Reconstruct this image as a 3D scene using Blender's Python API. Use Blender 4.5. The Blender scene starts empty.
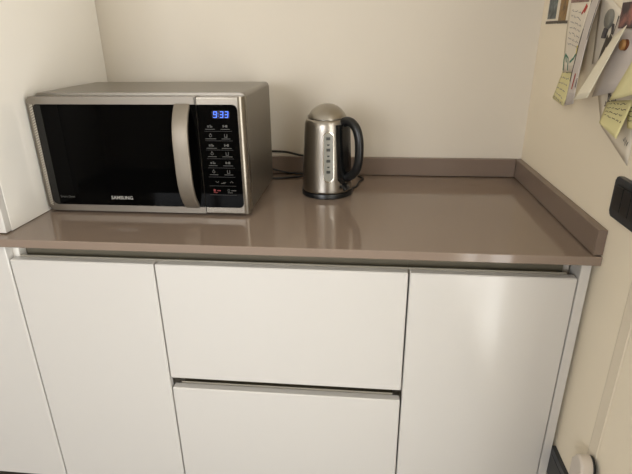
import bpy, bmesh, math, random
from mathutils import Vector, Matrix
random.seed(4)
S = bpy.context.scene
COL = S.collection
PI = math.pi

# ------------------------------------------------------------------ colours and materials
def lin(c):
    return tuple(((v / 255.0) / 12.92 if v <= 10 else (((v / 255.0) + 0.055) / 1.055) ** 2.4) for v in c) + (1.0,)

def mat(name, rgb, rough=0.5, metal=0.0, noise=0.0, nscale=40.0, coat=0.0, bump=0.0, bscale=200.0, stretch=None, spec=0.5, emit=0.0, emit_rgb=None):
    m = bpy.data.materials.new(name)
    m.use_nodes = True
    nt = m.node_tree
    b = nt.nodes['Principled BSDF']
    b.inputs['Base Color'].default_value = lin(rgb)
    b.inputs['Roughness'].default_value = rough
    b.inputs['Metallic'].default_value = metal
    b.inputs['Specular IOR Level'].default_value = spec
    if coat:
        b.inputs['Coat Weight'].default_value = coat
        b.inputs['Coat Roughness'].default_value = 0.03
    if emit:
        b.inputs['Emission Color'].default_value = lin(emit_rgb or rgb)
        b.inputs['Emission Strength'].default_value = emit
    if noise or bump:
        tc = nt.nodes.new('ShaderNodeTexCoord')
        mp = nt.nodes.new('ShaderNodeMapping')
        if stretch:
            mp.inputs['Scale'].default_value = stretch
        nt.links.new(tc.outputs['Object'], mp.inputs['Vector'])
        if noise:
            n = nt.nodes.new('ShaderNodeTexNoise')
            n.inputs['Scale'].default_value = nscale
            n.inputs['Detail'].default_value = 4
            nt.links.new(mp.outputs['Vector'], n.inputs['Vector'])
            r = nt.nodes.new('ShaderNodeMix'); r.data_type = 'RGBA'
            lo = [max(0, v * (1 - noise)) for v in lin(rgb)[:3]] + [1]
            hi = [min(1, v * (1 + noise)) for v in lin(rgb)[:3]] + [1]
            r.inputs[6].default_value = lo
            r.inputs[7].default_value = hi
            nt.links.new(n.outputs['Fac'], r.inputs[0])
            nt.links.new(r.outputs[2], b.inputs['Base Color'])
        if bump:
            n2 = nt.nodes.new('ShaderNodeTexNoise')
            n2.inputs['Scale'].default_value = bscale
            n2.inputs['Detail'].default_value = 3
            nt.links.new(mp.outputs['Vector'], n2.inputs['Vector'])
            bp = nt.nodes.new('ShaderNodeBump')
            bp.inputs['Strength'].default_value = bump
            bp.inputs['Distance'].default_value = 0.002
            nt.links.new(n2.outputs['Fac'], bp.inputs['Height'])
            nt.links.new(bp.outputs['Normal'], b.inputs['Normal'])
    return m

def stripe_mat(name, rgb_a, rgb_b, scale, rot, rough, metal):
    m = bpy.data.materials.new(name); m.use_nodes = True
    nt = m.node_tree; b = nt.nodes['Principled BSDF']
    b.inputs['Roughness'].default_value = rough; b.inputs['Metallic'].default_value = metal
    tc = nt.nodes.new('ShaderNodeTexCoord'); mp = nt.nodes.new('ShaderNodeMapping')
    mp.inputs['Rotation'].default_value = rot
    w = nt.nodes.new('ShaderNodeTexWave'); w.inputs['Scale'].default_value = scale; w.bands_direction = 'Z'
    r = nt.nodes.new('ShaderNodeMix'); r.data_type = 'RGBA'
    r.inputs[6].default_value = lin(rgb_a); r.inputs[7].default_value = lin(rgb_b)
    nt.links.new(tc.outputs['Object'], mp.inputs['Vector']); nt.links.new(mp.outputs['Vector'], w.inputs['Vector'])
    nt.links.new(w.outputs['Fac'], r.inputs[0]); nt.links.new(r.outputs[2], b.inputs['Base Color'])
    return m

def picture_mat(name, cols, scale):
    m = bpy.data.materials.new(name); m.use_nodes = True
    nt = m.node_tree; b = nt.nodes['Principled BSDF']; b.inputs['Roughness'].default_value = 0.45
    tc = nt.nodes.new('ShaderNodeTexCoord')
    n = nt.nodes.new('ShaderNodeTexNoise'); n.inputs['Scale'].default_value = scale; n.inputs['Detail'].default_value = 5
    cr = nt.nodes.new('ShaderNodeValToRGB')
    e = cr.color_ramp.elements
    e[0].position = 0.3; e[0].color = lin(cols[0]); e[1].position = 0.7; e[1].color = lin(cols[-1])
    for i, c in enumerate(cols[1:-1]):
        x = e.new(0.3 + 0.4 * (i + 1) / (len(cols) - 1)); x.color = lin(c)
    nt.links.new(tc.outputs['Object'], n.inputs['Vector']); nt.links.new(n.outputs['Fac'], cr.inputs['Fac'])
    nt.links.new(cr.outputs['Color'], b.inputs['Base Color'])
    return m

M = dict(
    wall=mat('wall_paint', (215, 207, 193), 0.7, noise=0.015, nscale=3, bump=0.05, bscale=120),
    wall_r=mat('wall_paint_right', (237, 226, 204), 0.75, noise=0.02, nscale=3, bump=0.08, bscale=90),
    ceil=mat('ceiling_paint', (235, 230, 220), 0.8, noise=0.01),
    floor=mat('floor_tiles', (58, 50, 44), 0.35, noise=0.12, nscale=6),
    lacquer=mat('white_gloss_lacquer', (206, 203, 198), 0.17, noise=0.004, nscale=2, coat=0.12),
    panel=mat('white_satin_panel', (242, 239, 232), 0.12, coat=0.5, noise=0.004, nscale=2),
    carcass=mat('cabinet_carcass_white', (200, 192, 180), 0.5, noise=0.01),
    top=mat('taupe_worktop', (138, 122, 109), 0.09, noise=0.03, nscale=260, spec=0.5),
    upstand=mat('taupe_upstand', (124, 108, 96), 0.3, noise=0.03, nscale=260, spec=0.35),
    alu=mat('brushed_rail', (118, 112, 96), 0.45, 0.35, noise=0.08, nscale=60, stretch=(0.05, 1, 1)),
    alu_l=mat('brushed_rail_lip', (205, 200, 188), 0.3, 0.7, noise=0.05, nscale=60, stretch=(0.05, 1, 1)),
    plinth=mat('dark_plinth', (48, 42, 36), 0.5, noise=0.08),
    silver=mat('silver_paint', (128, 121, 111), 0.34, 0.75, noise=0.03, nscale=300),
    silver_b=mat('silver_trim', (140, 133, 122), 0.26, 0.9, noise=0.03, nscale=300),
    silver_side=mat('silver_casing', (130, 124, 114), 0.32, 0.75, noise=0.03, nscale=300),
    handle=mat('brushed_handle', (146, 138, 126), 0.5, 0.7, noise=0.06, nscale=120, stretch=(1, 1, 0.04)),
    knurl=stripe_mat('ridged_chrome_trim', (196, 190, 181), (140, 134, 126), 60, (0, 0.5, 0), 0.25, 0.8),
    glass=mat('black_glass', (4, 4, 4), 0.05, noise=0.02, spec=0.06),
    glass_edge=mat('black_glass_band', (20, 20, 19), 0.12, noise=0.02, spec=0.35),
    print=mat('pale_print', (74, 74, 71), 0.6, noise=0.02),
    logo=mat('silver_print', (170, 168, 163), 0.4, noise=0.02),
    dim=mat('dim_print', (58, 56, 54), 0.6, noise=0.02),
    red=mat('red_print', (120, 44, 44), 0.6, noise=0.02),
    led=mat('blue_display', (70, 110, 255), 0.5, noise=0.01, emit=1.5, emit_rgb=(70, 120, 255)),
    halo=mat('dark_blue_display', (3, 5, 24), 0.2, noise=0.02, emit=0.04, emit_rgb=(20, 35, 160)),
    steel=mat('brushed_steel', (162, 156, 147), 0.3, 1.0, noise=0.06, nscale=90, stretch=(1, 1, 0.05)),
    steel_lid=mat('satin_steel_lid', (166, 160, 150), 0.3, 1.0, noise=0.05, nscale=40),
    chrome=mat('bright_chrome', (215, 210, 200), 0.15, 1.0, noise=0.02),
    black=mat('black_plastic', (17, 18, 19), 0.32, noise=0.08),
    black_g=mat('black_gloss_plastic', (14, 15, 16), 0.15, noise=0.05),
    rubber=mat('black_cable', (22, 20, 19), 0.5, noise=0.1),
    gauge=mat('grey_gauge_window', (140, 139, 130), 0.3, noise=0.12, nscale=60),
    gauge_d=mat('gauge_mark', (52, 52, 48), 0.5, noise=0.05),
    switch=mat('anthracite_plate', (46, 49, 52), 0.38, noise=0.05),
    switch_d=mat('black_switch_key', (20, 22, 24), 0.3, noise=0.05),
    trunk=mat('cream_plastic', (222, 211, 190), 0.6, noise=0.01),
    cover=mat('pale_grey_plastic', (204, 194, 182), 0.45, noise=0.02),
    paper=mat('white_paper', (224, 215, 198), 0.8, noise=0.02, nscale=30),
    paper_l=mat('lilac_white_paper', (206, 198, 192), 0.8, noise=0.02, nscale=30),
    paper_c=mat('cream_paper', (234, 227, 206), 0.8, noise=0.02, nscale=30),
    yellow=mat('yellow_paper', (222, 214, 160), 0.8, noise=0.03, nscale=30),
    yellow2=mat('pale_yellow_paper', (224, 216, 166), 0.8, noise=0.03, nscale=30),
    ink=mat('grey_ink', (150, 144, 140), 0.8, noise=0.05),
    ink_d=mat('dark_ink', (78, 72, 70), 0.8, noise=0.05),
    ink_r=mat('red_ink', (176, 62, 48), 0.8, noise=0.05),
    ink_g=mat('green_ink', (74, 128, 106), 0.8, noise=0.05),
    ink_y=mat('yellow_ink', (212, 198, 108), 0.8, noise=0.05),
    pic_b=picture_mat('blue_grey_picture', [(48, 52, 52), (92, 100, 100), (140, 150, 146)], 45),
    pic_g=picture_mat('golden_picture', [(92, 70, 40), (146, 112, 58), (120, 100, 70)], 40),
    pic_p=picture_mat('pinkish_picture', [(90, 66, 58), (160, 128, 116)], 45),
    pic_d=picture_mat('dark_red_picture', [(30, 22, 26), (66, 40, 44), (170, 110, 96)], 40),
    frame_b=mat('dark_print_margin', (82, 74, 64), 0.6, noise=0.05),
    grey=mat('grey_plastic', (122, 120, 112), 0.4, noise=0.04),
    wood=mat('varnished_wood', (170, 126, 74), 0.4, noise=0.2, nscale=80, stretch=(1, 1, 6)),
    wood_d=mat('dark_wood', (110, 64, 36), 0.4, noise=0.2, nscale=80),
    frame_w=mat('white_window_frame', (232, 230, 224), 0.4, noise=0.01),
)

# ------------------------------------------------------------------ mesh helpers
def link(name, bm, m, parent=None, smooth=False, angle=0.6):
    bmesh.ops.recalc_face_normals(bm, faces=bm.faces)
    me = bpy.data.meshes.new(name)
    bm.to_mesh(me); bm.free()
    ms = m if isinstance(m, (list, tuple)) else [m]
    for x in ms: me.materials.append(x)
    if smooth:
        for p in me.polygons: p.use_smooth = True
        try: me.set_sharp_from_angle(angle=angle)
        except Exception: pass
    o = bpy.data.objects.new(name, me)
    COL.objects.link(o)
    if parent is not None: o.parent = parent
    if smooth and angle < 0.61:
        wn = o.modifiers.new('face_normals', 'WEIGHTED_NORMAL'); wn.keep_sharp = True; wn.weight = 100
    return o

def tag(o, label=None, cat=None, group=None, kind=None):
    if label: o['label'] = label
    if cat: o['category'] = cat
    if group: o['group'] = group
    if kind: o['kind'] = kind
    return o

def thing(name, label, cat, loc=(0, 0, 0), group=None):
    o = bpy.data.objects.new(name, None); COL.objects.link(o)
    o.location = loc; o.empty_display_size = 0.05
    return tag(o, label, cat, group)

class Off:                       # shapes are written in world metres; each thing's parts sit relative to its base
    def __init__(s, root): s.v = Vector(root.location)
def rel(o, root):
    o.data.transform(Matrix.Translation(-Vector(root.location)))
    return o

def box(bm, x0, x1, y0, y1, z0, z1, bev=0.0, seg=2):
    vs = [bm.verts.new((x, y, z)) for x in (x0, x1) for y in (y0, y1) for z in (z0, z1)]
    f = [(0, 1, 3, 2), (4, 6, 7, 5), (0, 4, 5, 1), (2, 3, 7, 6), (0, 2, 6, 4), (1, 5, 7, 3)]
    fs = [bm.faces.new([vs[i] for i in q]) for q in f]
    if bev:
        es = list({e for q in fs for e in q.edges})
        bmesh.ops.bevel(bm, geom=es, offset=bev, segments=seg, profile=0.5, affect='EDGES')
    return bm

def nbox(*a, **k): return box(bmesh.new(), *a, **k)

def prism(bm, pts, axis, a, b, bev=0.0, seg=2):
    """closed 2-D outline extruded along axis (0 x, 1 y, 2 z) from a to b"""
    def P(p, t):
        if axis == 0: return (t, p[0], p[1])
        if axis == 1: return (p[0], t, p[1])
        return (p[0], p[1], t)
    A = [bm.verts.new(P(p, a)) for p in pts]; B = [bm.verts.new(P(p, b)) for p in pts]
    n = len(pts); fs = [bm.faces.new(A), bm.faces.new(B[::-1])]
    for i in range(n):
        fs.append(bm.faces.new((A[i], B[i], B[(i + 1) % n], A[(i + 1) % n])))
    if bev:
        es = list(fs[0].edges) + list(fs[1].edges)
        bmesh.ops.bevel(bm, geom=es, offset=bev, segments=seg, profile=0.5, affect='EDGES')
    return bm

def rrect(x0, x1, z0, z1, r, n=6):
    """rounded rectangle; r is one radius or four (lower left, lower right, upper right, upper left)"""
    rs = r if isinstance(r, (list, tuple)) else [r] * 4
    out = []
    for (cx, cz, q, a0) in ((x0, z0, 0, PI), (x1, z0, 1, 1.5 * PI), (x1, z1, 2, 0), (x0, z1, 3, PI / 2)):
        rr = rs[q]
        ox = cx + (rr if q in (0, 3) else -rr); oz = cz + (rr if q in (0, 1) else -rr)
        if rr <= 0: out.append((cx, cz)); continue
        for i in range(n + 1):
            a = a0 + (PI / 2) * i / n
            out.append((ox + rr * math.cos(a), oz + rr * math.sin(a)))
    return out

def smooth_path(pts, n=8):
    P = [Vector(p) for p in pts]; out = []
    for i in range(len(P) - 1):
        p0 = P[max(i - 1, 0)]; p1 = P[i]; p2 = P[i + 1]; p3 = P[min(i + 2, len(P) - 1)]
        for k in range(n):
            t = k / n
            out.append(0.5 * ((2 * p1) + (p2 - p0) * t + (2 * p0 - 5 * p1 + 4 * p2 - p3) * t * t + (3 * p1 - p0 - 3 * p2 + p3) * t ** 3))
    out.append(P[-1])
    return out

def sweep(bm, path, ring, up=Vector((0, 0, 1)), scale=None):
    """sweep a closed 2-D ring (a along the side direction, b along the other) along a path with a fixed reference direction"""
    rings = []
    for i, p in enumerate(path):
        t = (path[min(i + 1, len(path) - 1)] - path[max(i - 1, 0)]).normalized()
        s = t.cross(up)
        if s.length < 1e-4: s = t.cross(Vector((1, 0.3, 0)))
        s.normalize(); b = s.cross(t).normalized()
        k = scale[i] if scale else 1.0
        rings.append([bm.verts.new(p + s * (q[0] * k) + b * (q[1] * k)) for q in ring])
    n = len(ring)
    for a, c in zip(rings, rings[1:]):
        for i in range(n):
            bm.faces.new((a[i], a[(i + 1) % n], c[(i + 1) % n], c[i]))
    bm.faces.new(rings[0][::-1]); bm.faces.new(rings[-1])
    return bm

def circle(r, n=10): return [(r * math.cos(2 * PI * i / n), r * math.sin(2 * PI * i / n)) for i in range(n)]

def tube(pts, r, n=10, sm=8, up=Vector((0, 0, 1))):
    return sweep(bmesh.new(), smooth_path(pts, sm), circle(r, n), up)

def lathe(bm, prof, cx, cy, n=64):
    rings = []
    for (r, z) in prof:
        if r < 1e-5: rings.append([bm.verts.new((cx, cy, z))])
        else: rings.append([bm.verts.new((cx + r * math.cos(2 * PI * i / n), cy + r * math.sin(2 * PI * i / n), z)) for i in range(n)])
    for a, b in zip(rings, rings[1:]):
        if len(a) == 1 and len(b) == 1: continue
        for i in range(n):
            j = (i + 1) % n
            if len(a) == 1: bm.faces.new((a[0], b[i], b[j]))
            elif len(b) == 1: bm.faces.new((a[i], a[j], b[0]))
            else: bm.faces.new((a[i], a[j], b[j], b[i]))
    return bm

def text_obj(name, body, size, loc, m, parent, stretch=1.0, thick=0.0002, bold=0.0):
    """lettering standing upright and facing the front of the room"""
    cu = bpy.data.curves.new(name, 'FONT'); cu.body = body; cu.size = size
    cu.align_x = 'LEFT'; cu.extrude = thick; cu.offset = bold; cu.resolution_u = 3
    tmp = bpy.data.objects.new(name, cu); COL.objects.link(tmp)
    dg = bpy.context.evaluated_depsgraph_get()
    me = bpy.data.meshes.new_from_object(tmp.evaluated_get(dg))
    bpy.data.objects.remove(tmp); bpy.data.curves.remove(cu)
    me.transform(Matrix.Translation(loc) @ Matrix.Rotation(PI / 2, 4, 'X') @ Matrix.Diagonal((stretch, 1, 1, 1)))
    me.materials.clear(); me.materials.append(m)
    me.name = name
    o = bpy.data.objects.new(name, me); COL.objects.link(o); o.parent = parent
    return o

# ------------------------------------------------------------------ the setting (z = 0 is the top of the worktop)
ZF, ZC, XL, YF = -0.88, 1.72, -3.2, -4.2
tag(link('floor', nbox(XL, 0, YF, 0, ZF - 0.05, ZF), M['floor']), 'dark brown floor of the kitchen', None, None, 'structure')
tag(link('ceiling', nbox(XL, 0, YF, 0, ZC, ZC + 0.05), M['ceil']), 'white ceiling above the frame', None, None, 'structure')
tag(link('wall_back', nbox(XL - 0.1, 0.1, 0, 0.1, ZF - 0.05, ZC + 0.05), M['wall']), 'plain cream wall behind the worktop', None, None, 'structure')
tag(link('wall_left', nbox(XL - 0.1, XL, YF, 0, ZF - 0.05, ZC + 0.05), M['wall']), 'cream side wall', None, None, 'structure')
def holed_wall(name, axis, fixed0, fixed1, a0, a1, hole, m):
    """a wall with one rectangular opening, as one mesh; axis 0 means it faces along x"""
    bm = bmesh.new()
    h0, h1, z0, z1 = hole
    zb, zt = ZF - 0.05, ZC + 0.05
    for (p, q, lo, hi) in ((a0, h0, zb, zt), (h1, a1, zb, zt), (h0, h1, zb, z0), (h0, h1, z1, zt)):
        if q - p < 1e-4 or hi - lo < 1e-4: continue
        if axis == 0: box(bm, fixed0, fixed1, p, q, lo, hi)
        else: box(bm, p, q, fixed0, fixed1, lo, hi)
    return tag(link(name, bm, m), None, None, None, 'structure')
RWIN = (-2.15, -1.15, -0.84, 1.30)
FWIN = (-2.8, -1.3, 0.0, 1.4)
holed_wall('wall_right', 0, 0, 0.1, YF, 0, RWIN, M['wall_r'])
holed_wall('wall_front', 1, YF - 0.1, YF, XL - 0.1, 0.1, FWIN, M['wall'])
def window(name, axis, at, hole):
    a0, a1, z0, z1 = hole
    w = 0.06; bm = bmesh.new()
    def B(p, q, lo, hi):
        if axis == 0: box(bm, at, at + 0.05, p, q, lo, hi)
        else: box(bm, p, q, at - 0.05, at, lo, hi)
    B(a0, a0 + w, z0, z1); B(a1 - w, a1, z0, z1); B(a0 + w, a1 - w, z0, z0 + w); B(a0 + w, a1 - w, z1 - w, z1)
    mid = (a0 + a1) / 2; B(mid - 0.03, mid + 0.03, z0 + w, z1 - w)
    return tag(link(name, bm, M['frame_w']), None, None, None, 'structure')
window('window_1', 0, 0.02, RWIN)
window('window_2', 1, YF - 0.02, FWIN)

# ------------------------------------------------------------------ worktop with its upstands
W = -1.274
wt = thing('worktop', 'glossy taupe kitchen worktop carrying the microwave and the kettle', 'worktop', (-0.95, -0.3, 0))
rel(link('worktop_slab', nbox(-1.88, -0.0005, -0.600, -0.0005, -0.0195, 0.0, 0.0012, 1), M['top'], wt), wt)
bsp = rel(link('backsplash', nbox(W + 0.002, -0.0195, -0.0185, -0.0006, 0.0024, 0.056, 0.0012, 1), M['upstand'], wt), wt)
rel(link('backsplash', nbox(-0.0188, -0.0006, -0.598, -0.0006, 0.0024, 0.056, 0.0012, 1), M['upstand'], wt), wt)

# ------------------------------------------------------------------ base cabinets
YD, YB, TD = -0.586, -0.565, 0.0215      # door faces, door backs
ZT, Z1, Z2, ZB = -0.0561, -0.3627, -0.3916, -0.7225
ZU = -0.0205
def front(name, x0, x1, z0, z1, root, m='lacquer'):
    return rel(link(name, nbox(x0, x1, YD, YD + 0.021, z0, z1, 0.0022, 1), M[m], root), root)
def shell(x0, x1, root, ztop=ZU):
    """open-fronted cabinet body: two sides, bottom, back"""
    bm = bmesh.new()
    box(bm, x0, x0 + 0.016, -0.532, -0.02, ZB + 0.002, ztop)
    box(bm, x1 - 0.016, x1, -0.532, -0.02, ZB + 0.002, ztop)
    box(bm, x0 + 0.016, x1 - 0.016, -0.562, -0.02, ZB + 0.002, ZB + 0.018)
    box(bm, x0 + 0.016, x1 - 0.016, -0.03, -0.02, ZB + 0.018, ztop)
    rel(link('carcass', bm, M['carcass'], root), root)
    rel(link('plinth', nbox(x0, x1, -0.53, -0.515, ZF, ZB, 0), M['plinth'], root), root)
def channel(x0, x1, ztop, zlip, root):
    """recessed grip channel: C-shaped section, top flange, back and a lip behind the door edge"""
    s = [(-0.563, ztop), (-0.563, ztop - 0.003), (-0.541, ztop - 0.003), (-0.541, zlip - 0.014), (-0.5632, zlip - 0.014),
         (-0.5632, zlip - 0.016), (-0.538, zlip - 0.016), (-0.538, ztop)]
    c = rel(link('grip_channel', prism(bmesh.new(), s, 0, x0, x1), M['alu'], root), root)
    l = rel(link('channel_lip', nbox(x0, x1, -0.5642, -0.5612, zlip - 0.0138, zlip + 0.0002, 0.0006, 1), M['alu_l'], c), root)
    return c
X0, X1, X2, X3, XE = -1.2745, -0.9317, -0.3721, -0.0300, -0.0103
G = 0.0018
# far left, under the tall cabinet
c0 = thing('base_cabinet', 'white base cabinet door at far left, below the tall white side panel', 'cabinet', (-1.58, -0.3, ZF))
front('door', -1.878, X0 - G, ZB, ZU - 0.003, c0)
rel(link('carcass', nbox(-1.88, X0 + 0.0125, -0.5635, -0.02, ZB + 0.002, ZU, 0.001, 1), M['panel'], c0), c0)
rel(link('plinth', nbox(-1.88, X0 + 0.0125, -0.53, -0.02, ZF, ZB, 0), M['plinth'], c0), c0)
# single door below the microwave
c1 = thing('base_cabinet', 'white handleless base cabinet with one tall door, below the microwave', 'cabinet', (-1.1, -0.3, ZF))
front('door', X0 + G, X1 - G, ZB, ZT, c1)
shell(X0 + 0.014, X1, c1)
channel(X0 + 0.0142, X1 - 0.0001, ZU, -0.0535, c1)
# drawers
c2 = thing('drawer_cabinet', 'white handleless cabinet with two wide drawers in the middle, below the kettle', 'cabinet', (-0.65, -0.3, ZF))
front('drawer', X1 + G, X2 - G, Z1, ZT, c2)
front('drawer', X1 + G, X2 - G, ZB, Z2, c2)
shell(X1 + 0.001, X2 - 0.001, c2)
channel(X1 + 0.0001, X2 - 0.0001, ZU, -0.0535, c2)
channel(X1 + 0.018, X2 - 0.018, Z1 - 0.0005, Z2 + 0.0025, c2)
# right door and the filler strip against the wall
c3 = thing('base_cabinet', 'white handleless base cabinet with one tall door, at the right beside the wall', 'cabinet', (-0.2, -0.3, ZF))
front('door', X2 + G, X3 - G, ZB, ZT, c3)
shell(X2 + 0.0001, X3 - 0.0005, c3)
channel(X2 + 0.0001, X3 - 0.0170, ZU, -0.0535, c3)
rel(link('filler_strip', nbox(X3, XE, YD, YD + 0.05, ZB, ZU, 0.001, 1), M['lacquer'], c3, True, 0.5), c3)

# ------------------------------------------------------------------ tall white cabinet standing on the worktop's left end
tc = thing('tall_cabinet', 'tall white cabinet side panel rising at the left of the microwave', 'cabinet', (-1.58, -0.3, 0.001))
YT = -0.572
bm = bmesh.new()
box(bm, W - 0.019, W, YT + 0.021, -0.002, 0.0012, 1.45, 0.0006, 1)
rel(link('side_panel', bm, M['panel'], tc), tc)
bm = bmesh.new()
box(bm, -1.88, -1.861, YT + 0.021, -0.002, 0.0012, 1.45)
box(bm, -1.861, W - 0.019, -0.02, -0.002, 0.0012, 1.45)
box(bm, -1.861, W - 0.019, YT + 0.021, -0.02, 0.0012, 0.02)
box(bm, -1.861, W - 0.019, YT + 0.021, -0.02, 1.43, 1.45)
rel(link('carcass', bm, M['panel'], tc), tc)
rel(link('door', nbox(-1.878, W, YT, YT + 0.02, 0.003, 1.449, 0.001, 1), M['lacquer'], tc), tc)

# ------------------------------------------------------------------ microwave
MX0, MX1, MY = -1.265, -0.745, -0.417
mw = thing('microwave_oven', 'silver microwave oven with black glass door standing on the worktop', 'microwave', (-1.005, -0.26, 0.0005))
R_ = lambda o: rel(o, mw)
# casing: outline in x-z with softly rounded upper edges, running back from behind the front
R_(link('casing', prism(bmesh.new(), rrect(MX0 + 0.003, MX1 - 0.002, 0.010, 0.2905, [0.004, 0.004, 0.010, 0.010]), 1, -0.388, -0.105, 0.003, 2), M['silver_side'], mw, True, 0.5))
for fx in (MX0 + 0.05, MX1 - 0.05):
    for fy in (-0.36, -0.14):
        R_(link('foot', lathe(bmesh.new(), [(0, 0.0005), (0.012, 0.0005), (0.013, 0.003), (0.013, 0.0099), (0, 0.0099)], fx, fy, 20), M['black'], mw, True))
XS = -0.856                                                    # seam between door and control side
SZ0, SZ1 = 0.006, 0.2845
door = R_(link('oven_door', prism(bmesh.new(), rrect(MX0, XS - 0.0008, SZ0, SZ1, [0.008, 0.001, 0.001, 0.006]), 1, MY, -0.3885, 0.004, 3), M['silver'], mw, True, 0.5))
ctrl = R_(link('control_panel', prism(bmesh.new(), [(XS + 0.0008, MY), (MX1 - 0.0165, MY)] + [(MX1 - 0.0165 + 0.0165 * math.sin(a), MY + 0.0150 * (1 - math.cos(a))) for a in [PI / 2 * i / 12 for i in range(1, 13)]] + [(MX1, -0.3885), (XS + 0.0008, -0.3885)], 2, SZ0, SZ1, 0.003, 2), M['silver_b'], mw, True, 0.6))
# door glass, darker band along its left side, ridged chrome trim
R_(link('door_glass', prism(bmesh.new(), rrect(-1.2505, XS - 0.001, 0.0225, 0.2675, [0.012, 0.001, 0.001, 0.008]), 1, MY - 0.0012, MY + 0.004, 0.0006, 1), M['glass'], door, True, 0.5))
R_(link('glass_band', prism(bmesh.new(), rrect(-1.2495, -1.232, 0.0240, 0.2660, [0.011, 0.0005, 0.0005, 0.007]), 1, MY - 0.00145, MY - 0.0011), M['glass_edge'], door))
R_(link('ridged_trim', prism(bmesh.new(), rrect(-1.2590, -1.2507, 0.020, 0.268, [0.004, 0.0005, 0.0005, 0.004]), 1, MY - 0.002, MY + 0.003, 0.0007, 1), M['knurl'], door))
# control glass
R_(link('control_glass', prism(bmesh.new(), rrect(XS + 0.001, -0.7615, 0.0225, 0.2675, [0.001, 0.011, 0.013, 0.001]), 1, MY - 0.0012, MY + 0.004, 0.0006, 1), M['glass'], ctrl, True, 0.5))
# handle: flat bar bowed out from the door
hp = []
for i in range(25):
    t = i / 24.0
    z = 0.0235 + 0.243 * t
    out = 0.036 * (1 - abs(2 * t - 1) ** 3.4)
    hp.append(Vector((-0.8895, MY + 0.001 - out, z)))
hr = rrect(-0.0185, 0.0185, -0.0045, 0.0045, 0.003, 3)
R_(link('door_handle', sweep(bmesh.new(), hp, hr, up=Vector((0, 1, 0))), M['handle'], door, True, 0.7))
# display with the time in seven segments
FY = MY - 0.0013
DS = R_(link('clock_display', prism(bmesh.new(), rrect(-0.821, -0.780, 0.2365, 0.2545, 0.003), 1, FY - 0.0002, FY + 0.0004), M['halo'], ctrl))
SEG = {'9': 'abcdfg', '3': 'abcdg'}
def digit(ch, x, z, w, h):
    bm = bmesh.new(); t = 0.0012; g = 0.0004; hh = h / 2
    def q(x0, x1, z0, z1):
        sl = 0.10
        pts = [(x + a + sl * b, z + b) for a, b in ((x0, z0), (x1, z0), (x1, z1), (x0, z1))]
        prism(bm, pts, 1, FY - 0.0006, FY - 0.0002)
    for s in SEG[ch]:
        if s == 'a': q(g, w - g, h - t, h)
        if s == 'g': q(g, w - g, hh - t / 2, hh + t / 2)
        if s == 'd': q(g, w - g, 0, t)
        if s == 'f': q(0, t, hh + g, h - g)
        if s == 'b': q(w - t, w, hh + g, h - g)
        if s == 'e': q(0, t, g, hh - g)
        if s == 'c': q(w - t, w, g, hh - g)
    R_(link('digit', bm, M['led'], DS))
digit('9', -0.8180, 0.2385, 0.0078, 0.0140)
bm = bmesh.new()
for zz in (0.2415, 0.2470): box(bm, -0.8070, -0.8058, FY - 0.0006, FY - 0.0002, zz, zz + 0.0012)
R_(link('colon', bm, M['led'], DS))
digit('3', -0.8030, 0.2385, 0.0078, 0.0140)
digit('3', -0.7915, 0.2385, 0.0078, 0.0140)
# touch buttons: a small pictogram over a caption line, in two columns, with hairlines between the rows
def mark(bm, x0, x1, z0, z1): box(bm, x0, x1, FY - 0.0003, FY + 0.0003, z0, z1)
def ring(bm, x, z, r, t):
    n = 14
    a = [(x + r * math.cos(2 * PI * i / n), z + r * math.sin(2 * PI * i / n)) for i in range(n)]
    b = [(x + (r - t) * math.cos(2 * PI * i / n), z + (r - t) * math.sin(2 * PI * i / n)) for i in range(n)]
    A = [bm.verts.new((p[0], FY - 0.0003, p[1])) for p in a]; B = [bm.verts.new((p[0], FY - 0.0003, p[1])) for p in b]
    for i in range(n): bm.faces.new((A[i], A[(i + 1) % n], B[(i + 1) % n], B[i]))
rows = [0.2165, 0.1945, 0.1725, 0.1525, 0.1310, 0.1090]
rnd = random.Random(7)
for k, z in enumerate(rows):
    for c, x in enumerate((-0.8285, -0.7925)):
        bm = bmesh.new()
        s = (k * 2 + c) % 4
        if s == 0:
            mark(bm, x - 0.006, x - 0.002, z, z + 0.0045); mark(bm, x, x + 0.006, z, z + 0.003); mark(bm, x - 0.001, x + 0.003, z + 0.004, z + 0.0055)
        elif s == 1:
            mark(bm, x - 0.0055, x - 0.003, z, z + 0.0055); mark(bm, x + 0.001, x + 0.0055, z, z + 0.0055); mark(bm, x - 0.003, x + 0.001, z + 0.002, z + 0.0035)
        elif s == 2:
            ring(bm, x, z + 0.003, 0.0035, 0.0012); mark(bm, x - 0.001, x + 0.001, z + 0.0068, z + 0.0085)
        else:
            mark(bm, x - 0.0035, x - 0.0022, z, z + 0.007); mark(bm, x + 0.0022, x + 0.0035, z, z + 0.007); mark(bm, x - 0.0035, x + 0.0035, z - 0.001, z + 0.0004)
        w = 0.010 + 0.004 * rnd.random()
        mark(bm, x - w, x + w, z - 0.0048, z - 0.0035)
        R_(link('touch_button', bm, M['print'], ctrl))
bm = bmesh.new()                                                # plus / minus arrows
for x, up in ((-0.822, -1), (-0.787, 1)):
    for sgn in (-1, 1):
        prism(bm, [(x, 0.0870 + 0.001 * up), (x + sgn * 0.004, 0.0870 - 0.0025 * up), (x + sgn * 0.004, 0.0870 - 0.0012 * up), (x, 0.0870 + 0.0023 * up)], 1, FY - 0.0003, FY + 0.0003)
mark(bm, -0.813, -0.803, 0.0830, 0.0842); mark(bm, -0.808, -0.801, 0.0855, 0.0867)
R_(link('arrow_buttons', bm, M['print'], ctrl))
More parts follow.
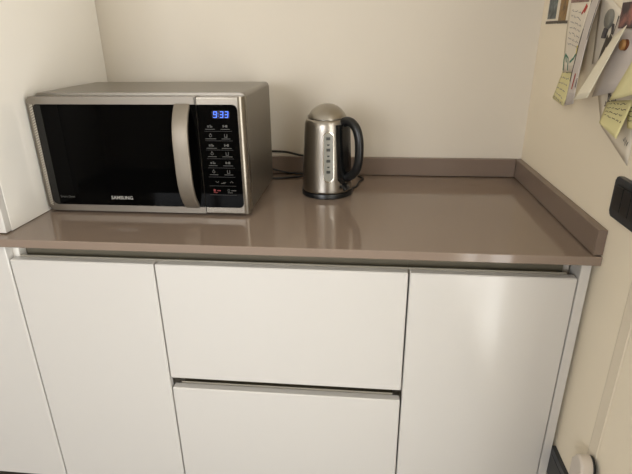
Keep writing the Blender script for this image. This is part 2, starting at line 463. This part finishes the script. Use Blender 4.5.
for x, m_, n_ in ((-0.8265, 'red', 1), (-0.7895, 'print', 0)):
    bm = bmesh.new(); z = 0.0655
    if n_: mark(bm, x - 0.0065, x - 0.0015, z - 0.002, z + 0.0035); mark(bm, x - 0.0065, x + 0.003, z - 0.0055, z - 0.0042); mark(bm, x + 0.002, x + 0.011, z - 0.001, z + 0.0012)
    else: ring(bm, x - 0.006, z + 0.001, 0.003, 0.001); mark(bm, x, x + 0.012, z - 0.0005, z + 0.0015); mark(bm, x - 0.009, x + 0.003, z - 0.0055, z - 0.0042)
    R_(link('touch_button', bm, M[m_], ctrl))
for z in [0.2075, 0.1855, 0.1640, 0.1432, 0.1212, 0.0990, 0.0770, 0.0545]:
    bm = bmesh.new(); mark(bm, -0.842, -0.777, z, z + 0.0006)
    R_(link('divider_line', bm, M['dim'], ctrl))
R_(text_obj('lettering', 'SAMSUNG', 0.0120, (-1.0955, FY - 0.0002, 0.0385), M['logo'], door, 1.02, bold=0.00012))
R_(text_obj('lettering', 'Smart Oven', 0.0078, (-1.2285, FY - 0.0002, 0.0405), M['print'], door, 1.0))
# supply cord leaving the back of the microwave, running behind the kettle and looping back up along the wall
cord = [(-0.80, -0.104, 0.03), (-0.785, -0.085, 0.010), (-0.758, -0.085, 0.0055), (-0.72, -0.078, 0.005), (-0.68, -0.060, 0.0045), (-0.62, -0.045, 0.005), (-0.575, -0.040, 0.012),
        (-0.575, -0.036, 0.035), (-0.60, -0.032, 0.053), (-0.64, -0.029, 0.0600), (-0.675, -0.027, 0.0650), (-0.715, -0.026, 0.0735), (-0.745, -0.026, 0.0755), (-0.80, -0.026, 0.074), (-0.86, -0.03, 0.066)]
R_(link('supply_cord', tube(cord, 0.0034, 8, 6), M['rubber'], mw, True, 1.2))

# ------------------------------------------------------------------ kettle
KX, KY = -0.575, -0.202
kt = thing('electric_kettle', 'brushed steel electric kettle with black handle standing on the worktop', 'kettle', (KX, KY, 0.0005))
K_ = lambda o: rel(o, kt)
HA = math.radians(-38)                                             # the handle's direction
HD = Vector((math.cos(HA), math.sin(HA), 0)); HS = Vector((-HD.y, HD.x, 0))
K_(link('base', lathe(bmesh.new(), [(0, 0.0005), (0.069, 0.0005), (0.0708, 0.002), (0.0708, 0.0105), (0.0698, 0.0132), (0.060, 0.0140), (0, 0.0140)], KX, KY), M['black'], kt, True, 0.7))
def RB(z):                                                         # body radius at a height
    t = (z - 0.013) / (0.188 - 0.013)
    return 0.0688 - 0.0082 * min(max(t, 0), 1) ** 1.1
prof = [(0, 0.0142), (0.0672, 0.0142), (0.0686, 0.0160)]
prof += [(RB(0.02 + 0.168 * i / 14), 0.02 + 0.168 * i / 14) for i in range(15)]
prof += [(0.0600, 0.193), (0.0588, 0.198), (0.0570, 0.2025), (0.0548, 0.2055), (0.0530, 0.2065), (0, 0.2065)]
body = K_(link('body', lathe(bmesh.new(), prof, KX, KY, 96), M['steel'], kt, True, 0.7))
ld = [(0, 0.2068), (0.0500, 0.2068), (0.0500, 0.2085), (0.0515, 0.2092)]
for i in range(1, 13):
    a = math.radians(66) * (1 - i / 12)
    ld.append((0.0559 * math.sin(a) if i < 12 else 0, 0.2440 - 0.0559 * (1 - math.cos(a))))
K_(link('lid', lathe(bmesh.new(), ld, KX, KY, 96), M['steel_lid'], kt, True, 0.7))
# pouring lip opposite the handle
bm = bmesh.new()
SA = HA + PI - 0.10
d = Vector((math.cos(SA), math.sin(SA), 0)); s = Vector((-d.y, d.x, 0)); c0_ = Vector((KX, KY, 0))
secs = []
for (r, hw, zt_, zb_) in ((0.050, 0.026, 0.2062, 0.170), (0.0600, 0.020, 0.2066, 0.182), (0.0665, 0.013, 0.2072, 0.193), (0.0715, 0.006, 0.2080, 0.2035)):
    ring_ = []
    for i in range(9):
        a = PI * i / 8
        ring_.append(bm.verts.new(c0_ + d * (r - 0.004 * (1 - math.sin(a)) * 0) + s * (hw * math.cos(a)) + Vector((0, 0, zt_ - (zt_ - zb_) * math.sin(a)))))
    secs.append(ring_)
for a, b in zip(secs, secs[1:]):
    for i in range(8): bm.faces.new((a[i], a[i + 1], b[i + 1], b[i]))
    bm.faces.new((a[0], b[0], b[8], a[8]))
bm.faces.new(secs[-1])
K_(link('spout', bm, M['steel'], kt, True, 0.8))

def wrap(az, rowsz, off0, off1, m, name, parent, cols=8):
    """a patch lying on the curved kettle body: rows of (z, half width), from radius +off0 out to +off1"""
    bm = bmesh.new(); grids = []
    for off in (off0, off1):
        g = []
        for (z, hw) in rowsz:
            r = RB(z)
            g.append([bm.verts.new((KX + (r + off) * math.cos(az + u / r), KY + (r + off) * math.sin(az + u / r), z)) for u in [hw * (2 * i / cols - 1) for i in range(cols + 1)]])
        grids.append(g)
    a, b = grids
    n = len(rowsz)
    for g in grids:
        for i in range(n - 1):
            for j in range(cols): bm.faces.new((g[i][j], g[i][j + 1], g[i + 1][j + 1], g[i + 1][j]))
    for i in range(n - 1):
        bm.faces.new((a[i][0], a[i + 1][0], b[i + 1][0], b[i][0])); bm.faces.new((a[i][cols], b[i][cols], b[i + 1][cols], a[i + 1][cols]))
    for j in range(cols):
        bm.faces.new((a[0][j], b[0][j], b[0][j + 1], a[0][j + 1])); bm.faces.new((a[-1][j], a[-1][j + 1], b[-1][j + 1], b[-1][j]))
    return K_(link(name, bm, m, parent, True, 0.7))
def slot(z0, z1, hw, n=7):
    out = []
    for i in range(n + 1):
        a = -PI / 2 + (PI / 2) * i / n
        out.append((z0 + hw + hw * math.sin(a), max(hw * math.cos(a), 0.0006)))
    for i in range(1, 6): out.append((z0 + hw + (z1 - z0 - 2 * hw) * i / 6, hw))
    for i in range(n + 1):
        a = (PI / 2) * i / n
        out.append((z1 - hw + hw * math.sin(a), max(hw * math.cos(a), 0.0006)))
    return out
GA = math.radians(-82.5)
gf = wrap(GA, slot(0.0470, 0.1800, 0.0150), -0.002, 0.0012, M['chrome'], 'water_gauge', kt)
wrap(GA, slot(0.0500, 0.1770, 0.0120), 0.0005, 0.0016, M['gauge'], 'gauge_window', gf)
for i in range(7):
    z = 0.072 + i * 0.0145
    wrap(GA - 0.01, [(z, 0.0025 if i % 2 else 0.0050), (z + (0.004 if i % 2 else 0.0075), 0.0035 if i % 2 else 0.0050)], 0.0012, 0.0019, M['gauge_d'], 'gauge_mark', gf, 3)
# black handle: a spine on the body and a bowed grip
sp = []
for i in range(13):
    z = 0.038 + 0.172 * i / 12
    e = abs(i / 12 * 2 - 1)
    sp.append((z, 0.027 if e < 0.8 else 0.027 * math.sqrt(max(1 - ((e - 0.8) / 0.24) ** 2, 0.02))))
hnd = wrap(HA - 0.02, [(z, h) for z, h in sp if z < 0.205], -0.004, 0.0035, M['black_g'], 'handle', kt)
hpts = [(0.050, 0.1935), (0.066, 0.2035), (0.0845, 0.2015), (0.1010, 0.187), (0.1095, 0.163), (0.1115, 0.135), (0.1095, 0.104), (0.1000, 0.077), (0.0810, 0.0605), (0.064, 0.0555), (0.052, 0.0565)]
path = smooth_path([Vector((KX, KY, 0)) + HD * r + Vector((0, 0, z)) for r, z in hpts], 6)
gring = [(0.0120 * math.cos(2 * PI * i / 16), 0.0110 * math.sin(2 * PI * i / 16)) for i in range(16)]
K_(link('handle_grip', sweep(bmesh.new(), path, gring, up=HS.cross(Vector((0, 0, 0.001))).normalized() if False else HS), M['black'], hnd, True, 1.2))
# on/off lever below the handle
bm = bmesh.new()
LD = Vector((math.cos(HA - 0.17), math.sin(HA - 0.17), 0))
lp = [Vector((KX, KY, 0)) + LD * r + Vector((0, 0, z)) for r, z in ((0.060, 0.034), (0.073, 0.0350), (0.082, 0.031), (0.0865, 0.0260))]
sweep(bm, smooth_path(lp, 4), rrect(-0.0055, 0.0055, -0.0105, 0.0105, 0.004, 3), up=HS)
lv = K_(link('switch_lever', bm, M['black'], kt, True, 0.9))
# flex: out of the base, loop on the right, behind the kettle and away behind the microwave
cp = [(KX + 0.060, KY + 0.015, 0.0062), (KX + 0.078, KY + 0.045, 0.0045), (-0.487, -0.100, 0.0040), (-0.4775, -0.068, 0.0040), (-0.493, -0.042, 0.0042), (-0.530, -0.034, 0.0045), (-0.60, -0.034, 0.0080),
      (-0.66, -0.036, 0.0085), (-0.69, -0.036, 0.0090), (-0.72, -0.034, 0.0120), (-0.75, -0.033, 0.0180), (-0.79, -0.035, 0.030), (-0.83, -0.05, 0.04)]
K_(link('power_cord', tube(cp, 0.0030, 8, 6), M['rubber'], kt, True, 1.2))

# ------------------------------------------------------------------ right wall: switch, socket, trunking
sw = thing('light_switch', 'black rectangular switch plate on the right wall, above the worktop corner', 'light switch', (0, -0.66, 0.13))
prw = rrect(-0.7180, -0.6010, 0.0900, 0.1660, 0.008)
pl = rel(link('switch_plate', prism(bmesh.new(), prw, 0, -0.0100, -0.0003, 0.002, 2), M['switch'], sw, True, 0.5), sw)
rel(link('plate_recess', prism(bmesh.new(), rrect(-0.7060, -0.6130, 0.1040, 0.1540, 0.004), 0, -0.0110, -0.0096, 0.0005, 1), M['switch_d'], pl), sw)
for k in range(3):
    y1 = -0.6150 - 0.0300 * k
    rel(link('rocker_key', nbox(y1 - 0.0285, y1, -0.0, 0, 0, 0) if False else prism(bmesh.new(), rrect(y1 - 0.0285, y1, 0.1065, 0.1515, 0.0025, 3), 0, -0.0140, -0.0105, 0.0012, 2), M['switch_d'], sw, True, 0.5), sw)

so = thing('wall_socket', 'black wall socket plate low on the right wall beside the cabinet end', 'socket', (0, -0.635, -0.54))
rel(link('socket_plate', prism(bmesh.new(), rrect(-0.6950, -0.5790, -0.5820, -0.5020, 0.003), 0, -0.0100, -0.0003, 0.002, 2), M['switch'], so, True, 0.5), so)
rel(link('socket_recess', prism(bmesh.new(), rrect(-0.6850, -0.5890, -0.5680, -0.5180, 0.004), 0, -0.0110, -0.0096, 0.0005, 1), M['switch_d'], so), so)

tr = link('wall_trunking', prism(bmesh.new(), [(-0.0003, -0.7480), (-0.0030, -0.7465), (-0.0036, -0.7200), (-0.0003, -0.7120)], 2, -0.84, 0.089), M['trunk'])
tag(tr, 'narrow cream cable trunking running vertically on the right wall below the switch', 'cable trunking')
cv = thing('outlet_cover', 'pale rounded plastic cover at the foot of the cream trunking, bottom right', 'cover', (0, -0.742, -0.43))
cpts = [(-0.7700 + 0.044 * i / 1.0, -0.50) for i in (0, 1)]
arch = [(-0.7700, -0.52), (-0.7260, -0.52)] + [(-0.7480 + 0.022 * math.cos(a), -0.395 + 0.030 * math.sin(a)) for a in [PI * i / 14 for i in range(15)]]
rel(link('cover_shell', prism(bmesh.new(), arch, 0, -0.0350, -0.0078, 0.006, 3), M['cover'], cv, True, 0.6), cv)
rel(link('cover_shadow', prism(bmesh.new(), [(y * 1.0 - 0.0015, z) for y, z in arch], 0, -0.0120, -0.0078), M['switch_d'], cv), cv)  # near-black plate peeking out along the cover's edge, standing in for its shadow

# ------------------------------------------------------------------ papers pinned on the right wall; y runs toward the viewer, X is distance from the wall
def sheet(pts, n=6, bow=0.0, bm=None):
    """thin paper: four corners (top far, top near, bottom near, bottom far), slightly bowed off the wall"""
    bm = bm or bmesh.new()
    A, B, C, D = [Vector(p) for p in pts]
    g = []
    for i in range(n + 1):
        v = i / n; row = []
        for j in range(n + 1):
            u = j / n
            p = (A * (1 - u) + B * u) * (1 - v) + (D * (1 - u) + C * u) * v
            p = p + Vector((-bow * math.sin(PI * v) * (0.6 + 0.4 * u), 0, 0))
            row.append(bm.verts.new(p))
        g.append(row)
    for i in range(n):
        for j in range(n): bm.faces.new((g[i][j], g[i][j + 1], g[i + 1][j + 1], g[i + 1][j]))
    return bm
def on(pts, u, v, lift, bow=0.0):
    A, B, C, D = [Vector(p) for p in pts]
    p = (A * (1 - u) + B * u) * (1 - v) + (D * (1 - u) + C * u) * v
    nrm = (B - A).cross(D - A).normalized()
    if nrm.x > 0: nrm = -nrm
    return p + Vector((-bow * math.sin(PI * v) * (0.6 + 0.4 * u), 0, 0)) + nrm * lift
def solid(o, t=0.0006):
    md = o.modifiers.new('thickness', 'SOLIDIFY'); md.thickness = t; md.offset = 0
    return o
def strokes(name, pts, segs, m, parent, w=0.0012, bow=0.0, lift=0.0009):
    """handwriting: short ribbons lying on a sheet, in the sheet's own u-v"""
    bm = bmesh.new()
    A, B, C, D = [Vector(p) for p in pts]
    lu = ((B - A).length + (C - D).length) / 2; lv = ((D - A).length + (C - B).length) / 2
    for line in segs:
        prev = None
        for k, (u, v) in enumerate(line):
            q = line[min(k + 1, len(line) - 1)]; r = line[max(k - 1, 0)]
            du, dv = (q[0] - r[0]) * lu, (q[1] - r[1]) * lv
            L = math.hypot(du, dv) or 1
            ou, ov = -dv / L * w / 2 / lu, du / L * w / 2 / lv
            a = bm.verts.new(on(pts, u + ou, v + ov, lift, bow)); b = bm.verts.new(on(pts, u - ou, v - ov, lift, bow))
            if prev: bm.faces.new((prev[0], a, b, prev[1]))
            prev = (a, b)
    return link(name, bm, m, parent)
def scribble(u0, u1, v, amp, n, seed, slope=0.0):
    r = random.Random(seed)
    return [(u0 + (u1 - u0) * i / n, v + slope * (u1 - u0) * i / n + amp * (r.random() - 0.5) * 2) for i in range(n + 1)]
def scrawl(rows, u0, u1, amp, seed, slope=0.0):
    r = random.Random(seed); out = []
    for v in rows:
        u = u0
        while u < u1 - 0.06:
            w = 0.08 + 0.16 * r.random()
            out.append(scribble(u, min(u + w, u1), v + slope * (u - u0), amp, 5, r.random(), slope)); u += w + 0.05
    return out

def paper(name, label, cat, pts, m, bow=0.0, group=None):
    o = solid(link(name, sheet(pts, 8, bow), M[m], None, True, 1.2))
    return tag(o, label, cat, group)

# three small prints in a row, at the far end
def photo(label, y0, y1, z0, z1, pic, margin, frame, x=-0.0012):
    o = link('photo_print', nbox(x, -0.0003, y0, y1, z0, z1, 0.0003, 1), M[frame])
    tag(o, label, 'photo', 'small prints in a row on the right wall')
    l, r, b, t = margin
    link('picture', nbox(x - 0.0004, x + 0.0003, y0 + l, y1 - r, z0 + b, z1 - t), M[pic], o)
    link('lower_margin', nbox(x - 0.0006, x + 0.0003, y0, y1, z0, z0 + 0.0065), M['frame_b'], o)
    return o
photo('blue-grey photo print in white margins, farthest left of the wall pictures', -0.1300, -0.0420, 0.4305, 0.545, 'pic_b', (0.018, 0.008, 0.0115, 0.008), 'paper')
photo('golden brown photo print between the blue-grey one and the white note', -0.1830, -0.1310, 0.4300, 0.545, 'pic_g', (0.002, 0.002, 0.003, 0.004), 'pic_g')
photo('pinkish photo print half hidden behind the top of the white note', -0.3150, -0.1840, 0.4295, 0.545, 'pic_p', (0.010, 0.018, 0.016, 0.008), 'paper')

P1 = [(-0.006, -0.213, 0.4727), (-0.008, -0.335, 0.4690), (-0.012, -0.352, 0.330), (-0.012, -0.254, 0.3235)]
n1 = paper('handwritten_note', 'white handwritten note with a red mark and a green drawing', 'note', P1, 'paper', 0.004)
strokes('grey_writing', P1, scrawl([0.10, 0.18, 0.26, 0.34, 0.42, 0.50, 0.58], 0.18, 0.8, 0.018, 3, 0.12), M['ink'], n1, 0.0016, 0.004)
strokes('red_mark', P1, [[(0.86, 0.03), (0.80, 0.10), (0.70, 0.17)], [(0.9, 0.05), (0.82, 0.15)]], M['ink_r'], n1, 0.006, 0.004)
strokes('green_drawing', P1, [[(0.02, 0.98), (0.04, 0.82), (0.12, 0.74), (0.30, 0.80), (0.30, 0.98)], [(0.12, 0.74), (0.2, 0.86)], [(0.40, 0.86), (0.62, 0.80), (0.72, 0.74)]], M['ink_g'], n1, 0.005, 0.004)
strokes('yellow_patch', P1, [[(0.80, 0.62), (0.78, 0.76)], [(0.90, 0.60), (0.88, 0.80)], [(0.70, 0.95), (0.92, 0.95)]], M['ink_y'], n1, 0.014, 0.004)

P2 = [(-0.0001, -0.2234, 0.3301), (-0.006, -0.3297, 0.347), (-0.02, -0.3128, 0.2524), (-0.01, -0.208, 0.2582)]
n2 = paper('sticky_note', 'yellow sticky note with faint writing below the green drawing', 'sticky note', P2, 'yellow', 0.0)
strokes('grey_writing', P2, scrawl([0.14, 0.3, 0.46, 0.62, 0.78, 0.9], 0.06, 0.80, 0.02, 5, 0.10), M['ink'], n2, 0.0018)

P3 = [(-0.0001, -0.3301, 0.5099), (-0.012, -0.4039, 0.5035), (-0.05, -0.4463, 0.2738), (-0.04, -0.3754, 0.2616)]
n3 = paper('paper_sheet', 'long narrow white sheet hanging edge-on beside the yellow sticky note', 'paper', P3, 'paper_l', 0.006)
strokes('dark_edge', P3, [[(0.06, 0.0), (0.03, 0.5), (0.05, 0.80)], [(0.93, 0.0), (0.95, 0.4), (0.90, 0.86)]], M['ink_d'], n3, 0.0075, 0.006)
strokes('red_mark', P3, [[(0.58, 0.74), (0.50, 0.87)]], M['ink_r'], n3, 0.009, 0.006)

P4 = [(-0.003, -0.3648, 0.4924), (-0.004, -0.4776, 0.4456), (-0.006, -0.4749, 0.3526), (-0.006, -0.3930, 0.3483)]
n4 = paper('paper_sheet', 'white sheet held on the wall under the grey oval magnet', 'paper', P4, 'paper', 0.0)
strokes('brown_print', P4, [[(0.66, 0.55), (0.50, 0.80), (0.40, 0.98)], [(0.80, 0.50), (0.66, 0.72)]], M['frame_b'], n4, 0.014, 0.0)
strokes('dark_edge', P4, [[(0.97, 0.12), (0.90, 0.50)], [(0.78, 0.30), (0.80, 0.48)]], M['ink_d'], n4, 0.012, 0.0)

P5 = [(-0.018, -0.4957, 0.4029), (-0.030, -0.5641, 0.4207), (-0.060, -0.5326, 0.2957), (-0.060, -0.4687, 0.2844)]
paper('paper_sheet', 'cream white flap curling forward below the grey oval magnet', 'paper', P5, 'paper_c', 0.0)

P6 = [(-0.008, -0.4916, 0.4714), (-0.008, -0.6056, 0.4640), (-0.020, -0.6466, 0.3294), (-0.030, -0.4812, 0.2916)]
paper('paper_sheet', 'large lilac white sheet behind the round wooden magnet', 'paper', P6, 'paper_l', 0.0)

P8 = [(-0.0008, -0.4236, 0.309), (-0.0008, -0.6086, 0.3259), (-0.001, -0.6112, 0.186), (-0.001, -0.4788, 0.2349)]
P8 = [(-0.0008, -0.4236, 0.309), (-0.0008, -0.6086, 0.3259), (-0.001, -0.6112, 0.186), (-0.001, -0.4788, 0.2349)]
n8 = paper('paper_sheet', 'lowest white sheet on the wall, mostly hidden under the yellow notes', 'paper', P8, 'paper', 0.0)
strokes('dark_sketch', P8, [scribble(0.28, 0.48, 0.18, 0.09, 14, 21, 0.3), scribble(0.28, 0.50, 0.24, 0.10, 14, 22, 0.3), scribble(0.18, 0.30, 0.40, 0.05, 7, 23, -0.6)], M['ink_d'], n8, 0.0026, 0.0, 0.0012)
strokes('dark_sketch', P8, [scribble(0.78, 0.92, 0.72, 0.06, 6, 24, 0.4)], M['ink_d'], n8, 0.0022, 0.0, 0.0012)

P7 = [(-0.034, -0.6211, 0.3699), (-0.0001, -0.77, 0.3987), (-0.012, -0.7481, 0.3455), (-0.04, -0.5762, 0.2955)]
paper('sticky_note', 'pale yellow blank note at the right picture edge, upper of the yellow pair', 'sticky note', P7, 'yellow2', 0.0)
P9 = [(-0.0001, -0.4827, 0.2842), (-0.004, -0.5901, 0.2989), (-0.03, -0.6116, 0.2344), (-0.026, -0.5246, 0.2482)]
n9 = paper('sticky_note', 'yellow note covered in dark handwriting, lower left of the yellow notes', 'sticky note', P9, 'yellow', 0.0)
strokes('dark_writing', P9, scrawl([0.12, 0.28, 0.44, 0.60], 0.10, 0.92, 0.03, 9, 0.0), M['ink_d'], n9, 0.0014)
P10 = [(-0.0001, -0.5644, 0.2888), (-0.003, -0.6568, 0.3006), (-0.015, -0.6873, 0.2542), (-0.012, -0.604, 0.2525)]
n10 = paper('sticky_note', 'yellow note with handwriting cut by the right picture edge', 'sticky note', P10, 'yellow', 0.0)
strokes('dark_writing', P10, scrawl([0.15, 0.32, 0.5, 0.68], 0.06, 0.9, 0.03, 11, 0.0), M['ink_d'], n10, 0.0014)

# dark photo at the upper right
o = link('photo_print', nbox(-0.0172, -0.0160, -0.6050, -0.5020, 0.4150, 0.4720, 0.0003, 1), M['paper'])
tag(o, 'dark reddish photo print at the upper right picture edge', 'photo')
link('picture', nbox(-0.0177, -0.0171, -0.6050, -0.5040, 0.4155, 0.4585), M['pic_d'], o)

# magnets
def disc(y, z, ry, rz, x0, x1, m, name, parent, tilt=0.0, n=28):
    bm = bmesh.new(); rings = []
    for (k, x) in ((1.0, x0), (1.0, x0 + (x1 - x0) * 0.6), (0.86, x0 + (x1 - x0) * 0.9), (0.6, x1)):
        rr = []
        for i in range(n):
            a = 2 * PI * i / n; p, q = ry * k * math.cos(a), rz * k * math.sin(a)
            rr.append(bm.verts.new((x, y + p * math.cos(tilt) - q * math.sin(tilt), z + p * math.sin(tilt) + q * math.cos(tilt))))
        rings.append(rr)
    for a, b in zip(rings, rings[1:]):
        for i in range(n): bm.faces.new((a[i], a[(i + 1) % n], b[(i + 1) % n], b[i]))
    bm.faces.new(rings[0][::-1]); bm.faces.new(rings[-1])
    return link(name, bm, m, parent, True, 0.8)
mg = thing('magnet', 'grey oval magnet with a dark stem on the white sheet', 'magnet', (0, 0, 0))
disc(-0.4350, 0.4330, 0.0165, 0.0180, -0.0050, -0.0110, M['grey'], 'oval_head', mg, -0.05)
bm = bmesh.new()
sweep(bm, smooth_path([Vector((-0.0085, -0.4345, 0.4165)), Vector((-0.0095, -0.4330, 0.4080)), Vector((-0.0095, -0.4310, 0.3990))], 4), circle(0.0042, 10), up=Vector((1, 0, 0)))
link('stem', bm, M['ink_d'], mg, True, 1.0)
md = thing('magnet', 'round wooden magnet on the lilac white sheet', 'magnet', (0, 0, 0))
dk = disc(-0.5440, 0.3885, 0.0095, 0.0092, -0.0190, -0.0250, M['wood'], 'wooden_disc', md)
disc(-0.5475, 0.3883, 0.0105, 0.0098, -0.0165, -0.0200, M['wood_d'], 'dark_rim', md)

# ------------------------------------------------------------------ light: daylight through the two windows
def area(name, loc, target, sx, sy, power, rgb):
    l = bpy.data.lights.new(name, 'AREA'); l.shape = 'RECTANGLE'; l.size = sx; l.size_y = sy
    l.energy = power; l.color = rgb
    o = bpy.data.objects.new(name, l); COL.objects.link(o); o.location = loc
    dv = Vector(target) - Vector(loc); o.rotation_euler = dv.to_track_quat('-Z', 'Y').to_euler()
    return o
area('daylight_right', (0.075, sum(RWIN[:2]) / 2, sum(RWIN[2:]) / 2), (-3, sum(RWIN[:2]) / 2, sum(RWIN[2:]) / 2), RWIN[1] - RWIN[0], RWIN[3] - RWIN[2], 40, (1.0, 0.975, 0.92))
area('daylight_front', (sum(FWIN[:2]) / 2, YF - 0.075, sum(FWIN[2:]) / 2), (sum(FWIN[:2]) / 2, 0, sum(FWIN[2:]) / 2), FWIN[1] - FWIN[0], FWIN[3] - FWIN[2], 76, (0.96, 0.97, 1.0))
wd = bpy.data.worlds.new('outdoors'); S.world = wd; wd.use_nodes = True
bg = wd.node_tree.nodes['Background']; bg.inputs[0].default_value = (0.8, 0.9, 1.0, 1); bg.inputs[1].default_value = 0.6

# ------------------------------------------------------------------ camera
yaw, pitch, roll, f = 0.1039, -0.3879, -0.0118, 495.6
F = Vector((-math.sin(yaw) * math.cos(pitch), math.cos(yaw) * math.cos(pitch), math.sin(pitch)))
r = Vector((math.cos(yaw), math.sin(yaw), 0)); u = r.cross(F)
r, u = math.cos(roll) * r + math.sin(roll) * u, -math.sin(roll) * r + math.cos(roll) * u
cam = bpy.data.cameras.new('camera'); co = bpy.data.objects.new('camera', cam); COL.objects.link(co)
cam.sensor_fit = 'HORIZONTAL'; cam.sensor_width = 36.0; cam.lens = 36.0 * f / 632.0; cam.clip_start = 0.05
mx = Matrix.Identity(4)
for i in range(3):
    mx[i][0] = r[i]; mx[i][1] = u[i]; mx[i][2] = -F[i]
mx[0][3], mx[1][3], mx[2][3] = -0.4694, -1.5375, 0.4115
co.matrix_world = mx
S.camera = co
S.view_settings.view_transform = 'Standard'
S.view_settings.exposure = 0.0
S.cycles.max_bounces = 8
S.cycles.diffuse_bounces = 5
S.cycles.sample_clamp_indirect = 4.0
